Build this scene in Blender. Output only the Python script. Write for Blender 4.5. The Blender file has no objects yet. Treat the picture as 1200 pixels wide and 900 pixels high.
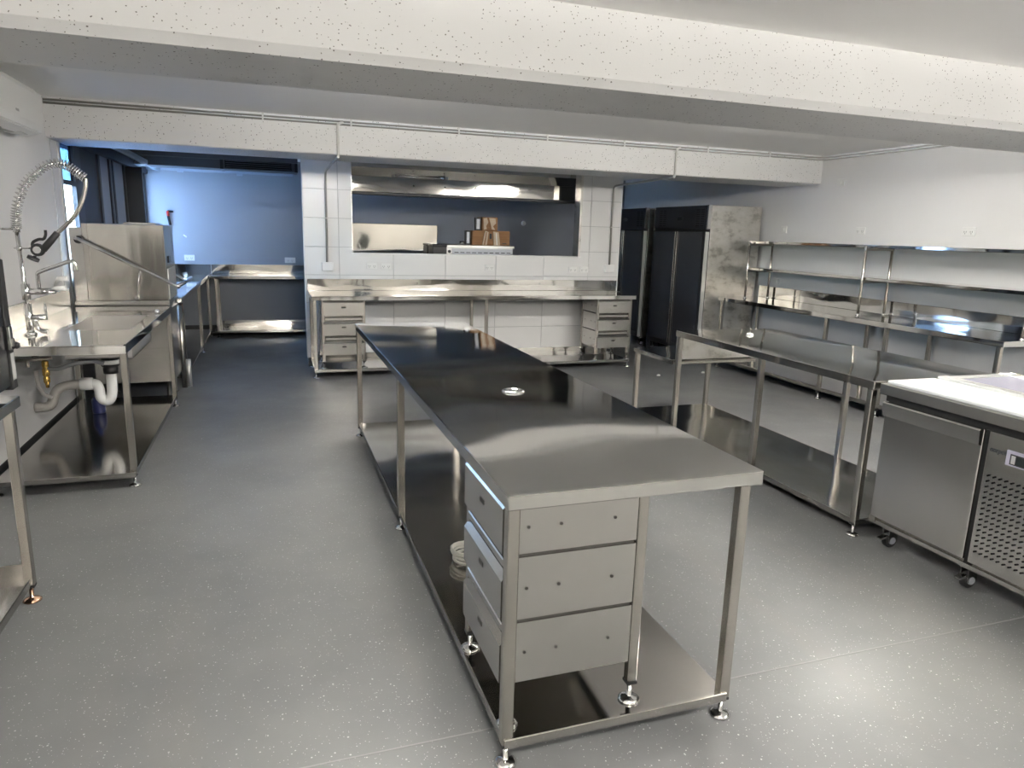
import bpy, bmesh, math, random
from mathutils import Vector, Matrix
random.seed(7)
SC = bpy.context.scene
COL = SC.collection
PI = math.pi

# ------------------------------------------------------------------ camera
cam = bpy.data.cameras.new('camera'); camo = bpy.data.objects.new('camera', cam); COL.objects.link(camo)
cam.sensor_width = 36.0; cam.lens = 821.04 / 1200 * 36; cam.clip_start = 0.02; cam.clip_end = 400
yw, pt, rl = math.radians(19.1417), math.radians(12.2195), math.radians(1.62998)
r0 = Vector((math.cos(yw), -math.sin(yw), 0)); f0 = Vector((math.sin(yw), math.cos(yw), 0)); zz = Vector((0, 0, 1))
fw = f0 * math.cos(pt) - zz * math.sin(pt); u0 = f0 * math.sin(pt) + zz * math.cos(pt)
rt = r0 * math.cos(rl) + u0 * math.sin(rl); up = u0 * math.cos(rl) - r0 * math.sin(rl)
mw = Matrix((rt, up, -fw)).transposed().to_4x4(); mw.translation = (0, 0, 1.6281)
camo.matrix_world = mw
SC.camera = camo
# ------------------------------------------------------------------ sky
world = bpy.data.worlds.new('sky'); SC.world = world; world.use_nodes = True
wn = world.node_tree.nodes; wl = world.node_tree.links
sky = wn.new('ShaderNodeTexSky'); sky.sky_type = 'NISHITA'; sky.sun_disc = False
sky.sun_elevation = math.radians(38); sky.sun_rotation = math.radians(120); sky.ozone_density = 2.5
wl.new(sky.outputs[0], wn['Background'].inputs[0]); wn['Background'].inputs[1].default_value = 2.5
def portal(name, loc, rot, sx, sy):
    l = bpy.data.lights.new(name, 'AREA'); l.shape = 'RECTANGLE'; l.size = sx; l.size_y = sy; l.cycles.is_portal = True
    o = bpy.data.objects.new(name, l); COL.objects.link(o); o.location = loc; o.rotation_euler = rot
portal('window_portal', (-1.72, 7.41, 1.71), (0, -PI / 2, 0), 1.2, 0.6)
portal('window_portal', (-1.72, 10.9, 1.65), (0, -PI / 2, 0), 1.3, 1.25)  # sampling guide for the added alcove pane
portal('window_portal', (2.4, -3.76, 1.7), (PI / 2, 0, 0), 1.0, 0.7)
# ------------------------------------------------------------------ exposure
vs = SC.view_settings
vs.view_transform = 'Standard'; vs.look = 'None'; vs.gamma = 1; vs.use_curve_mapping = False
vs.exposure = 2.68
TUBE = 32.0          # ceiling batten emission
SC.cycles.max_bounces = 10; SC.cycles.glossy_bounces = 6; SC.cycles.diffuse_bounces = 6
SC.cycles.sample_clamp_indirect = 6.0; SC.cycles.use_denoising = True
SC.cycles.caustics_reflective = False; SC.cycles.caustics_refractive = False
SC.cycles.blur_glossy = 0.6

# ------------------------------------------------------------------ materials
MATS = {}
def mat(name, col, rough=0.5, metal=0.0, spec=0.5, coat=0.0, alpha=None, trans=0.0):
    m = bpy.data.materials.new(name); m.use_nodes = True
    b = m.node_tree.nodes['Principled BSDF']
    b.inputs['Base Color'].default_value = (*col, 1); b.inputs['Roughness'].default_value = rough
    b.inputs['Metallic'].default_value = metal; b.inputs['Specular IOR Level'].default_value = spec
    b.inputs['Coat Weight'].default_value = coat; b.inputs['Transmission Weight'].default_value = trans
    MATS[name] = m
    return m
def nt(m): return m.node_tree.nodes, m.node_tree.links, m.node_tree.nodes['Principled BSDF']
def coords(m, scale=(1, 1, 1)):
    n, l, b = nt(m); t = n.new('ShaderNodeTexCoord'); mp = n.new('ShaderNodeMapping'); mp.inputs['Scale'].default_value = scale
    l.new(t.outputs['Object'], mp.inputs[0]); return mp.outputs[0]
def noise(m, vec, scale, detail=3, rough=0.5):
    n, l, b = nt(m); t = n.new('ShaderNodeTexNoise'); t.inputs['Scale'].default_value = scale
    t.inputs['Detail'].default_value = detail; t.inputs['Roughness'].default_value = rough; l.new(vec, t.inputs['Vector']); return t.outputs['Fac']
def ramp(m, fac, stops):
    n, l, b = nt(m); r = n.new('ShaderNodeValToRGB'); e = r.color_ramp.elements
    while len(e) < len(stops): e.new(0.5)
    for k, (p, c) in enumerate(stops):
        e[k].position = p; e[k].color = (*c, 1) if len(c) == 3 else c
    l.new(fac, r.inputs[0]); return r.outputs[0]
def bump(m, h, strength, dist):
    n, l, b = nt(m); t = n.new('ShaderNodeBump'); t.inputs['Strength'].default_value = strength; t.inputs['Distance'].default_value = dist
    l.new(h, t.inputs['Height']); l.new(t.outputs[0], b.inputs['Normal']); return t
def g(v): return (v, v, v)
def steel(name, col, rough, wave=0.0, wscale=1.3, var=0.025, grain=(60, 2, 2)):
    m = mat(name, col, rough, 1.0); n, l, b = nt(m)
    f = noise(m, coords(m, grain), 2.0, 4); f2 = noise(m, coords(m), 2.3, 4)
    mx = n.new('ShaderNodeMath'); mx.operation = 'ADD'; l.new(f, mx.inputs[0]); l.new(f2, mx.inputs[1])
    mr = n.new('ShaderNodeMapRange'); mr.inputs['From Min'].default_value = 0.6; mr.inputs['From Max'].default_value = 1.4
    mr.inputs['To Min'].default_value = max(0.02, rough - var); mr.inputs['To Max'].default_value = rough + var
    l.new(mx.outputs[0], mr.inputs[0]); l.new(mr.outputs[0], b.inputs['Roughness'])
    c2 = ramp(m, f2, [(0.3, tuple(c * 0.93 for c in col)), (0.7, col)]); l.new(c2, b.inputs['Base Color'])
    if wave: bump(m, noise(m, coords(m), wscale, 1, 0.3), 1.0, wave)
    return m
ST = (0.70, 0.685, 0.655)
steel('steel_top', ST, 0.065, 0.03, 0.9, 0.02)
steel('steel_shelf', (0.52, 0.50, 0.47), 0.12, 0.015, 1.5, 0.03)
steel('steel_leg', (0.50, 0.475, 0.43), 0.24, 0, 1, 0.02, (60, 60, 2))
steel('steel_splash', ST, 0.06, 0.018, 1.7, 0.02)
steel('steel_mirror', (0.66, 0.64, 0.6), 0.05, 0.018, 1.6, 0.02)
steel('steel_front', (0.56, 0.545, 0.515), 0.25, 0.0012, 1.3, 0.02, (2, 2, 70))
m = steel('steel_band', (0.60, 0.575, 0.53), 0.17, 0, 1, 0.02, (60, 60, 2)); bump(m, noise(m, coords(m, (5, 5, 0.35)), 1.0, 2, 0.4), 1.0, 0.012)
steel('steel_film', (0.62, 0.60, 0.55), 0.34, 0.004, 3.0, 0.06, (2, 2, 12))
m = MATS['steel_film']; n, l, b = nt(m); bc = ramp(m, noise(m, coords(m, (1, 1, 1.6)), 4.5, 5, 0.65), [(0.36, (0.40, 0.38, 0.34)), (0.47, (0.62, 0.60, 0.55)), (0.62, (0.70, 0.68, 0.64))])
for lk in list(b.inputs['Base Color'].links): l.remove(lk)
l.new(bc, b.inputs['Base Color'])
steel('chrome', (0.66, 0.66, 0.65), 0.07, 0, 1, 0.01)
steel('copper_and_glint', (0.72, 0.45, 0.32), 0.2)
steel('brass', (0.65, 0.42, 0.12), 0.25)
mat('black', (0.012, 0.012, 0.013), 0.45)
mat('black_gloss', (0.018, 0.019, 0.022), 0.13, 0, 0.5)
mat('black_glass', (0.04, 0.041, 0.046), 0.22, 0, 0.6)
mat('dark_gap', (0.006, 0.006, 0.006), 0.8)
mat('rubber', (0.02, 0.02, 0.02), 0.6)
mat('white_plastic', (0.80, 0.80, 0.78), 0.35)
mat('pvc', (0.82, 0.82, 0.80), 0.3)
mat('grey_pvc', (0.40, 0.38, 0.35), 0.4)
mat('grey_hose', (0.33, 0.34, 0.36), 0.3, 0.6)
mat('conduit', (0.62, 0.61, 0.58), 0.4)
mat('conduit_grey', (0.36, 0.35, 0.32), 0.4, 0.4)
mat('cutting_board', (0.86, 0.88, 0.86), 0.45)
mat('label_white', (0.8, 0.8, 0.78), 0.5)
mat('label_grey', (0.42, 0.42, 0.41), 0.4)
mat('weld_seam', (0.27, 0.27, 0.265), 0.5)
mat('lilac_film', (0.42, 0.41, 0.50), 0.25)
mat('display', (0.03, 0.035, 0.035), 0.12)
mat('red', (0.5, 0.03, 0.02), 0.4)
mat('navy', (0.01, 0.015, 0.08), 0.3)
mat('dark_frame', (0.022, 0.024, 0.028), 0.4)
mat('brown_panel', (0.018, 0.014, 0.012), 0.45)
mat('curtain', (0.42, 0.47, 0.55), 0.8)
mat('duct', (0.10, 0.105, 0.115), 0.6)
mat('aluminium', (0.58, 0.58, 0.57), 0.4, 0.3)
mat('baseboard', (0.03, 0.031, 0.033), 0.5)
mat('batten_white', (0.8, 0.8, 0.78), 0.4)
mat('slot_dark', (0.03, 0.028, 0.025), 0.5)
mat('cable', (0.72, 0.70, 0.63), 0.5)
mat('ac_white', (0.78, 0.78, 0.76), 0.35)
mat('ground', (0.36, 0.40, 0.46), 0.8)
mat('orange', (0.75, 0.36, 0.12), 0.7)
mat('leaf', (0.08, 0.30, 0.05), 0.6)
mat('ink', (0.05, 0.06, 0.06), 0.5)
mat('pale_steel', (0.66, 0.66, 0.64), 0.35, 0.7)
mat('bowl_steel', (0.62, 0.60, 0.57), 0.42, 0.85)
mat('grille_grey', (0.40, 0.42, 0.46), 0.4, 0.3)
def emit(name, col, s):
    m = bpy.data.materials.new(name); m.use_nodes = True; n = m.node_tree.nodes; n.remove(n['Principled BSDF'])
    e = n.new('ShaderNodeEmission'); e.inputs[0].default_value = (*col, 1); e.inputs[1].default_value = s
    m.node_tree.links.new(e.outputs[0], n['Material Output'].inputs[0]); MATS[name] = m
emit('tube_light', (1.0, 0.965, 0.91), TUBE)
# painted wall
def paint(name, col, var=0.04, sc=1.5, bs=0.15):
    m = mat(name, col, 0.55); n, l, b = nt(m); v = coords(m)
    f = noise(m, v, sc, 5); l.new(ramp(m, f, [(0.3, tuple(c * (1 - var) for c in col)), (0.7, col)]), b.inputs['Base Color'])
    bump(m, noise(m, v, 90, 3), bs, 0.002); return m
paint('wall_paint', (0.80, 0.795, 0.785))
paint('ceiling_paint', (0.90, 0.89, 0.87), 0.03, 0.8)
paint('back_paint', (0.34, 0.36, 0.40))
paint('rear_paint', (0.46, 0.44, 0.41))
paint('grout', (0.50, 0.50, 0.49))
m = mat('tile', (0.76, 0.755, 0.735), 0.22); n, l, b = nt(m)
l.new(ramp(m, noise(m, coords(m), 0.9, 2), [(0.3, (0.76, 0.755, 0.74)), (0.7, (0.80, 0.795, 0.78))]), b.inputs['Base Color'])
# concrete beam: painted with pinholes
m = paint('beam_paint', (0.78, 0.775, 0.765), 0.04, 1.2); n, l, b = nt(m)
base = b.inputs['Base Color'].links[0].from_socket
def pinholes(vec, scale, size, keep):
    vo = n.new('ShaderNodeTexVoronoi'); vo.inputs['Scale'].default_value = scale
    l.new(vec, vo.inputs['Vector'])
    sx = n.new('ShaderNodeSeparateColor'); l.new(vo.outputs['Color'], sx.inputs[0])
    a = n.new('ShaderNodeMath'); a.operation = 'MULTIPLY'; l.new(sx.outputs[1], a.inputs[0]); a.inputs[1].default_value = size
    c = n.new('ShaderNodeMath'); c.operation = 'LESS_THAN'; l.new(vo.outputs['Distance'], c.inputs[0]); l.new(a.outputs[0], c.inputs[1])
    d = n.new('ShaderNodeMath'); d.operation = 'LESS_THAN'; l.new(sx.outputs[0], d.inputs[0]); d.inputs[1].default_value = keep
    e = n.new('ShaderNodeMath'); e.operation = 'MULTIPLY'; l.new(c.outputs[0], e.inputs[0]); l.new(d.outputs[0], e.inputs[1]); return e.outputs[0]
vv = coords(m, (1, 0.6, 1.15))
nz = n.new('ShaderNodeTexNoise'); nz.inputs['Scale'].default_value = 40; l.new(vv, nz.inputs['Vector'])
ad = n.new('ShaderNodeVectorMath'); ad.operation = 'MULTIPLY_ADD'; l.new(nz.outputs['Color'], ad.inputs[0]); ad.inputs[1].default_value = (0.014, 0.014, 0.014); l.new(vv, ad.inputs[2])
p1 = pinholes(ad.outputs[0], 34, 0.15, 0.45); p2 = pinholes(ad.outputs[0], 62, 0.24, 0.55)
mxx = n.new('ShaderNodeMath'); mxx.operation = 'MAXIMUM'; l.new(p1, mxx.inputs[0]); l.new(p2, mxx.inputs[1])
mk = n.new('ShaderNodeMath'); mk.operation = 'MULTIPLY'; l.new(mxx.outputs[0], mk.inputs[0])
dens = noise(m, coords(m), 1.7, 2); gt = n.new('ShaderNodeMath'); gt.operation = 'GREATER_THAN'; l.new(dens, gt.inputs[0]); gt.inputs[1].default_value = 0.36
l.new(gt.outputs[0], mk.inputs[1])
mc = n.new('ShaderNodeMix'); mc.data_type = 'RGBA'; l.new(mk.outputs[0], mc.inputs[0]); l.new(base, mc.inputs[6]); mc.inputs[7].default_value = (0.16, 0.15, 0.14, 1)
l.new(mc.outputs[2], b.inputs['Base Color'])
# vinyl floor with flecks
m = mat('vinyl', (0.30, 0.305, 0.305), 0.42); n, l, b = nt(m); v = coords(m)
cl = noise(m, v, 0.9, 6, 0.6); fl = ramp(m, cl, [(0.3, (0.15, 0.154, 0.157)), (0.55, (0.185, 0.188, 0.188)), (0.75, (0.21, 0.212, 0.208))])
st = noise(m, coords(m, (1.6, 0.18, 1)), 1.6, 4); stc = ramp(m, st, [(0.5, (0.285, 0.27, 0.255)), (0.62, (1, 1, 1, ))])
m1 = n.new('ShaderNodeMix'); m1.data_type = 'RGBA'; m1.blend_type = 'MIX'; sf = ramp(m, st, [(0.55, g(0)), (0.72, g(0.45))])
l.new(sf, m1.inputs[0]); l.new(fl, m1.inputs[6]); m1.inputs[7].default_value = (0.21, 0.20, 0.19, 1)
fa = pinholes(v, 85, 0.28, 0.16); fb = pinholes(v, 170, 0.33, 0.16)
mf = n.new('ShaderNodeMath'); mf.operation = 'MAXIMUM'; l.new(fa, mf.inputs[0]); l.new(fb, mf.inputs[1])
m2 = n.new('ShaderNodeMix'); m2.data_type = 'RGBA'; l.new(mf.outputs[0], m2.inputs[0]); l.new(m1.outputs[2], m2.inputs[6]); m2.inputs[7].default_value = (0.50, 0.50, 0.49, 1)
l.new(m2.outputs[2], b.inputs['Base Color']); l.new(ramp(m, cl, [(0.3, g(0.48)), (0.7, g(0.34))]), b.inputs['Roughness'])
bump(m, noise(m, v, 160, 2), 0.12, 0.002)
# cardboard
m = mat('cardboard', (0.33, 0.17, 0.075), 0.8); n, l, b = nt(m)
l.new(ramp(m, noise(m, coords(m, (1, 1, 40)), 3, 3), [(0.3, (0.27, 0.14, 0.06)), (0.7, (0.36, 0.19, 0.09))]), b.inputs['Base Color'])
mat('clear_tape', (0.62, 0.50, 0.36), 0.12)
def glass(name, col):
    m = bpy.data.materials.new(name); m.use_nodes = True; n = m.node_tree.nodes; l = m.node_tree.links; n.remove(n['Principled BSDF']); MATS[name] = m
    t = n.new('ShaderNodeBsdfTransparent'); t.inputs[0].default_value = (*col, 1); gl = n.new('ShaderNodeBsdfGlossy'); gl.inputs['Roughness'].default_value = 0.02
    f = n.new('ShaderNodeLayerWeight'); f.inputs[0].default_value = 0.5; p = n.new('ShaderNodeMath'); p.operation = 'POWER'; p.inputs[1].default_value = 5
    q = n.new('ShaderNodeMath'); q.operation = 'MULTIPLY_ADD'; q.inputs[1].default_value = 0.8; q.inputs[2].default_value = 0.05; mx = n.new('ShaderNodeMixShader')
    l.new(f.outputs['Facing'], p.inputs[0]); l.new(p.outputs[0], q.inputs[0])
    l.new(q.outputs[0], mx.inputs[0]); l.new(t.outputs[0], mx.inputs[1]); l.new(gl.outputs[0], mx.inputs[2]); l.new(mx.outputs[0], n['Material Output'].inputs[0])
glass('glass', (0.92, 0.95, 0.97)); glass('smoked_glass', (0.03, 0.034, 0.038)); glass('tint_glass', (0.10, 0.15, 0.21))

m = bpy.data.materials.new('frosted'); m.use_nodes = True; n = m.node_tree.nodes; n.remove(n['Principled BSDF']); MATS['frosted'] = m  # sky-lit diffuser for the added alcove pane
t = n.new('ShaderNodeBsdfTranslucent'); t.inputs[0].default_value = (0.47, 0.50, 0.53, 1); m.node_tree.links.new(t.outputs[0], n['Material Output'].inputs[0])
# ------------------------------------------------------------------ mesh helpers
W = {}
class MB:
    def __init__(s): s.bm = bmesh.new()
    def box(s, x0, x1, y0, y1, z0, z1, bev=0.0):
        b = s.bm; vs_ = [b.verts.new((x, y, z)) for z in (z0, z1) for y in (y0, y1) for x in (x0, x1)]
        fs = [b.faces.new([vs_[i] for i in q]) for q in ((0, 2, 3, 1), (4, 5, 7, 6), (0, 1, 5, 4), (2, 6, 7, 3), (0, 4, 6, 2), (1, 3, 7, 5))]
        if bev:
            es = list({e for f in fs for e in f.edges})
            bmesh.ops.bevel(b, geom=es, offset=bev, segments=1, affect='EDGES')
        return s
    def prism(s, poly, axis, a0, a1):
        b = s.bm
        def P(p, a):
            return {'x': (a, p[0], p[1]), 'y': (p[0], a, p[1]), 'z': (p[0], p[1], a)}[axis]
        v0 = [b.verts.new(P(p, a0)) for p in poly]; v1 = [b.verts.new(P(p, a1)) for p in poly]; k = len(poly)
        fs = [b.faces.new(v0[::-1]), b.faces.new(v1)] + [b.faces.new((v0[i], v0[(i + 1) % k], v1[(i + 1) % k], v1[i])) for i in range(k)]
        bmesh.ops.recalc_face_normals(b, faces=fs); return s
    def tube(s, pts, r, n=10, closed=False):
        b = s.bm; pts = [Vector(p) for p in pts]; N = len(pts); rings = []
        rr = r if isinstance(r, (list, tuple)) else [r] * N
        prev = None
        for i, p in enumerate(pts):
            if closed: t = pts[(i + 1) % N] - pts[i - 1]
            else: t = pts[min(i + 1, N - 1)] - pts[max(i - 1, 0)]
            t.normalize()
            if prev is None:
                a = Vector((0, 0, 1)) if abs(t.z) < 0.9 else Vector((1, 0, 0)); u = t.cross(a).normalized()
            else:
                u = (prev - t * prev.dot(t)); u = u.normalized() if u.length > 1e-6 else t.orthogonal().normalized()
            prev = u; w = t.cross(u)
            rings.append([b.verts.new(p + (u * math.cos(2 * PI * k / n) + w * math.sin(2 * PI * k / n)) * rr[i]) for k in range(n)])
        fs = []
        for i in range(N if closed else N - 1):
            A, B = rings[i], rings[(i + 1) % N]
            for k in range(n):
                f = b.faces.new((A[k], A[(k + 1) % n], B[(k + 1) % n], B[k])); f.smooth = True; fs.append(f)
        if not closed:
            fs.append(b.faces.new(rings[0][::-1])); fs.append(b.faces.new(rings[-1]))
        return s
    def lathe(s, prof, c, n=16, axis='z'):
        b = s.bm; c = Vector(c); rings = []
        def pt_(r, h, a):
            d = {'z': Vector((r * math.cos(a), r * math.sin(a), h)), 'x': Vector((h, r * math.cos(a), r * math.sin(a))), 'y': Vector((r * math.cos(a), h, r * math.sin(a)))}[axis]
            return c + d
        for r, h in prof:
            rings.append([b.verts.new(pt_(max(r, 1e-4), h, 2 * PI * k / n)) for k in range(n)])
        fs = []
        for A, B in zip(rings, rings[1:]):
            for k in range(n):
                f = b.faces.new((A[k], A[(k + 1) % n], B[(k + 1) % n], B[k])); f.smooth = True; fs.append(f)
        fs.append(b.faces.new(rings[0][::-1])); fs.append(b.faces.new(rings[-1]))
        bmesh.ops.recalc_face_normals(b, faces=fs); return s
    def mesh(s, name, m):
        me = bpy.data.meshes.new(name); s.bm.to_mesh(me); s.bm.free()
        me.materials.append(MATS[m]); return me
def link(name, me, parent=None, at=None):
    o = bpy.data.objects.new(name, me); COL.objects.link(o)
    pw = W[parent] if parent else Vector((0, 0, 0))
    if at is None: W[o] = pw.copy()
    else: W[o] = Vector(at); o.location = W[o] - pw
    if parent: o.parent = parent
    return o
def part(name, mb, m, parent, label=None, kind=None):
    """a mesh given in world coordinates, child of parent"""
    off = W[parent]
    bmesh.ops.translate(mb.bm, vec=-off, verts=mb.bm.verts)
    o = link(name, mb.mesh(name, m), parent)
    if label: o['label'] = label
    if kind: o['kind'] = kind
    return o
def pc(name, me, parent, at): return link(name, me, parent, at)      # shared-mesh piece
def tag(o, label, cat, group=None):
    o['label'] = label; o['category'] = cat
    if group: o['group'] = group
    return o
def thing(name, label, cat, loc=(0, 0, 0), group=None):
    o = bpy.data.objects.new(name, None); COL.objects.link(o); o.empty_display_size = 0.1
    o.location = loc; W[o] = Vector(loc); return tag(o, label, cat, group)
def solo(name, mb, m, label, cat, group=None, origin=None):
    if origin is None:
        vs_ = [v.co for v in mb.bm.verts]
        origin = Vector(((min(v.x for v in vs_) + max(v.x for v in vs_)) / 2, (min(v.y for v in vs_) + max(v.y for v in vs_)) / 2, min(v.z for v in vs_)))
    origin = Vector(origin)
    bmesh.ops.translate(mb.bm, vec=-origin, verts=mb.bm.verts)
    o = link(name, mb.mesh(name, m)); o.location = origin; W[o] = origin
    return tag(o, label, cat, group)
def struct(name, mb, m):
    o = link(name, mb.mesh(name, m)); o['kind'] = 'structure'; return o
def copy_tree(o, parent=None):
    c = o.copy(); COL.objects.link(c)
    if parent: c.parent = parent
    for ch in list(o.children): copy_tree(ch, c)
    return c
def place(o, loc, rz=0.0):
    o.location = loc; o.rotation_euler = (0, 0, rz)
B = lambda *a, **k: MB().box(*a, **k)

# ------------------------------------------------------------------ setting
ZC = 2.58; XL = -1.65; XR = 6.05; YB = 11.6; YN = -3.6
struct('floor', B(-2.2, 6.3, YN - 0.2, YB + 0.2, -0.12, 0), 'vinyl')
struct('ceiling', B(-2.2, 6.3, YN - 0.2, YB + 0.2, ZC, ZC + 0.15), 'ceiling_paint')
struct('trim_1', MB().prism([(2.99, 2.60), (2.99, 2.30), (3.02, 2.262), (3.66, 2.262), (3.69, 2.29), (3.69, 2.60)], 'x', XL, XR), 'beam_paint')
struct('trim_2', MB().prism([(6.79, 2.60), (6.79, 2.275), (6.80, 2.266), (7.42, 2.266), (7.45, 2.29), (7.45, 2.60)], 'x', XL, XR), 'beam_paint')
wl_ = struct('wall_left', B(XL - 0.15, XL, YN, 7.12, 0, ZC), 'wall_paint')
struct('wall_right', B(XR, XR + 0.15, YN, YB + 0.15, 0, ZC), 'wall_paint')
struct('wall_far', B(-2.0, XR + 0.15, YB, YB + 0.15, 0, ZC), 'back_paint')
# wall behind the camera with two windows
struct('wall_rear', MB().box(-1.8, 1.9, YN - 0.15, YN, 0, ZC).box(2.9, 6.2, YN - 0.15, YN, 0, ZC).box(1.9, 2.9, YN - 0.15, YN, 0, 1.35).box(1.9, 2.9, YN - 0.15, YN, 2.05, ZC), 'rear_paint')
w = struct('window_2', MB().box(1.9, 1.95, YN - 0.12, YN - 0.05, 1.35, 2.05).box(2.85, 2.9, YN - 0.12, YN - 0.05, 1.35, 2.05).box(2.375, 2.425, YN - 0.12, YN - 0.05, 1.35, 2.05).box(1.95, 2.85, YN - 0.12, YN - 0.05, 1.35, 1.40).box(1.95, 2.85, YN - 0.12, YN - 0.05, 2.0, 2.05), 'aluminium')
part('pane', B(1.95, 2.375, YN - 0.09, YN - 0.08, 1.40, 2.0), 'smoked_glass', w); part('pane', B(2.425, 2.85, YN - 0.09, YN - 0.08, 1.40, 2.0), 'smoked_glass', w)
# tiled wall with servery hatch
HX0, HX1, HZ0, HZ1 = 0.93, 3.86, 1.337, 2.40
wb = struct('wall_back', MB().box(0.392, HX0, 8.562, 8.70, 0, ZC).box(HX1, 4.42, 8.562, 8.70, 0, ZC).box(HX0, HX1, 8.562, 8.70, 0, HZ0).box(HX0, HX1, 8.562, 8.70, HZ1, ZC), 'grout')
xs = [0.392, 0.778, 1.414, 2.055, 2.706, 3.353, 3.987, 4.42]
zs = [0.10, 0.429, 0.754, 1.079, 1.402, 1.729, 2.051, 2.376, ZC]
gp = 0.0035
for i in range(7):
    for j in range(8):
        x0, x1, z0, z1 = xs[i] + gp, xs[i + 1] - gp, zs[j] + gp, zs[j + 1] - gp
        if i == 0: x0 = xs[0]
        if i == 6: x1 = xs[7]
        rects = []
        if x1 <= HX0 or x0 >= HX1 or z1 <= HZ0 or z0 >= HZ1: rects = [(x0, x1, z0, z1)]
        else:
            if z0 < HZ0: rects.append((x0, x1, z0, HZ0))
            if z1 > HZ1: rects.append((x0, x1, HZ1, z1))
            za, zb = max(z0, HZ0), min(z1, HZ1)
            if x0 < HX0: rects.append((x0, HX0, za, zb))
            if x1 > HX1: rects.append((HX1, x1, za, zb))
        mb = MB(); ok = False
        for a, b_, c, d in rects:
            if b_ - a > 0.01 and d - c > 0.01: mb.box(a, b_, 8.55, 8.5615, c, d, 0.0012); ok = True
        if ok: part('tile', mb, 'tile', wb)
part('hatch_sill', MB().box(HX0 - 0.012, HX1 + 0.012, 8.543, 8.705, HZ0 - 0.012, HZ0 + 0.004, 0.002), 'white_plastic', wb)
part('hatch_reveal', MB().box(HX1 - 0.03, HX1, 8.545, 8.72, HZ0 + 0.004, HZ1), 'steel_film', wb)
part('hatch_reveal', MB().box(HX0, HX0 + 0.008, 8.545, 8.72, HZ0 + 0.004, HZ1), 'steel_film', wb)
part('wall_end_trim', MB().box(4.42, 4.428, 8.545, 8.705, 0.1, ZC), 'white_plastic', wb)
part('wall_end_trim', MB().box(0.384, 0.392, 8.545, 8.705, 0.1, ZC), 'white_plastic', wb)
def cove(name, poly, axis, a0, a1): return struct(name, MB().prism(poly, axis, a0, a1), 'baseboard')
cove('baseboard_right', [(XR, 0), (XR - 0.035, 0), (XR - 0.012, 0.012), (XR - 0.006, 0.04), (XR - 0.006, 0.11), (XR, 0.11)], 'y', YN, YB)
cove('baseboard_left', [(XL, 0), (XL + 0.035, 0), (XL + 0.012, 0.012), (XL + 0.006, 0.04), (XL + 0.006, 0.11), (XL, 0.11)], 'y', YN, 7.1)
cove('baseboard_back', [(8.55, 0), (8.515, 0), (8.538, 0.012), (8.544, 0.04), (8.544, 0.10), (8.56, 0.10), (8.56, 0)], 'x', 0.392, 4.42)
cove('baseboard_far', [(YB, 0), (YB - 0.035, 0), (YB - 0.012, 0.012), (YB - 0.006, 0.04), (YB - 0.006, 0.11), (YB, 0.11)], 'x', -1.85, XR)
fs = struct('trim_3', B(XL, XR, 1.947, 1.953, 0, 0.001), 'weld_seam')        # weld seam across the vinyl floor
# jamb and dark framed folding doors of the alcove
struct('trim_4', MB().box(XL - 0.02, XL + 0.006, 6.86, 6.875, 0, 2.266).box(XL - 0.15, XL + 0.012, 7.08, 7.14, 0, 2.266), 'aluminium')
def dslab(a, b_, z0, z1, d0=0.05, d1_=0.01, bev=0): return B(XL - d0, XL - d1_, a, b_, z0, z1, bev)
d1 = struct('door_1', MB().box(XL - 0.05, XL - 0.01, 7.14, 7.17, 0, 2.36).box(XL - 0.05, XL - 0.01, 7.66, 7.92, 0, 2.36).box(XL - 0.2, XL + 0.05, 7.14, YB, 2.30, 2.42)
            .box(XL - 0.05, XL - 0.01, 7.17, 7.66, 0, 1.12).box(XL - 0.05, XL - 0.01, 7.17, 7.66, 1.93, 1.97).box(XL - 0.2, XL + 0.06, 7.16, YB, 2.42, 2.58), 'dark_frame')
part('pane', dslab(7.17, 7.66, 1.12, 1.93, 0.035, 0.027), 'glass', d1)
part('pane', dslab(7.17, 7.66, 1.97, 2.30, 0.035, 0.027), 'tint_glass', d1, 'blue tinted transom pane')
part('door_panel', dslab(7.92, 8.60, 0, 2.30), 'brown_panel', d1)
for a, b_ in ((8.60, 8.68), (9.16, 9.28), (9.33, 9.40), (10.02, 10.12)): part('frame_post', dslab(a, b_, 0, 2.30, 0.06, -0.01, 0.004), 'dark_frame', d1)
part('frame_post', dslab(10.24, 10.3, 0, 2.30, 0.06, -0.175, 0.004), 'dark_frame', d1)  # extra depth screens the added bright pane from the camera
for a, b_ in ((9.28, 9.33), (10.12, 10.24)): part('door_panel', dslab(a, b_, 0, 2.30), 'brown_panel', d1)
for a, b_ in ((8.68, 9.16), (9.40, 10.02)): part('blind_panel', dslab(a, b_, 0, 2.30, 0.04, 0.01), 'curtain', d1, 'pale blue-grey panel')
part('door_panel', dslab(10.3, 11.52, 0, 1.0), 'brown_panel', d1)  # opaque panel added below the pane, keeps its light off the floor
part('added_daylight_pane', dslab(10.3, 11.52, 1.0, 2.30, 0.035, 0.027), 'frosted', d1, 'added pane that throws daylight on the alcove wall')  # added light source: passes blue sky light onto the far wall
part('frame_post', dslab(11.52, YB, 0, 2.30, 0.06, -0.01, 0.004), 'dark_frame', d1)
# outside: paved yard and a low orange barrier
struct('ground', B(-60, XL - 0.21, -30, 80, -0.15, -0.02), 'ground')
solo('barrier', MB().box(-14, -3.5, 24, 24.2, 0.1, 1.0).box(-12, -11.9, 23.9, 24.3, -0.02, 0.1).box(-5, -4.9, 23.9, 24.3, -0.02, 0.1), 'orange', 'orange barrier outside seen through the tall glass pane', 'barrier')
struct('ground_rear', B(-10, 14, -20, YN - 0.2, -0.15, -0.02), 'ground')

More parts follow.
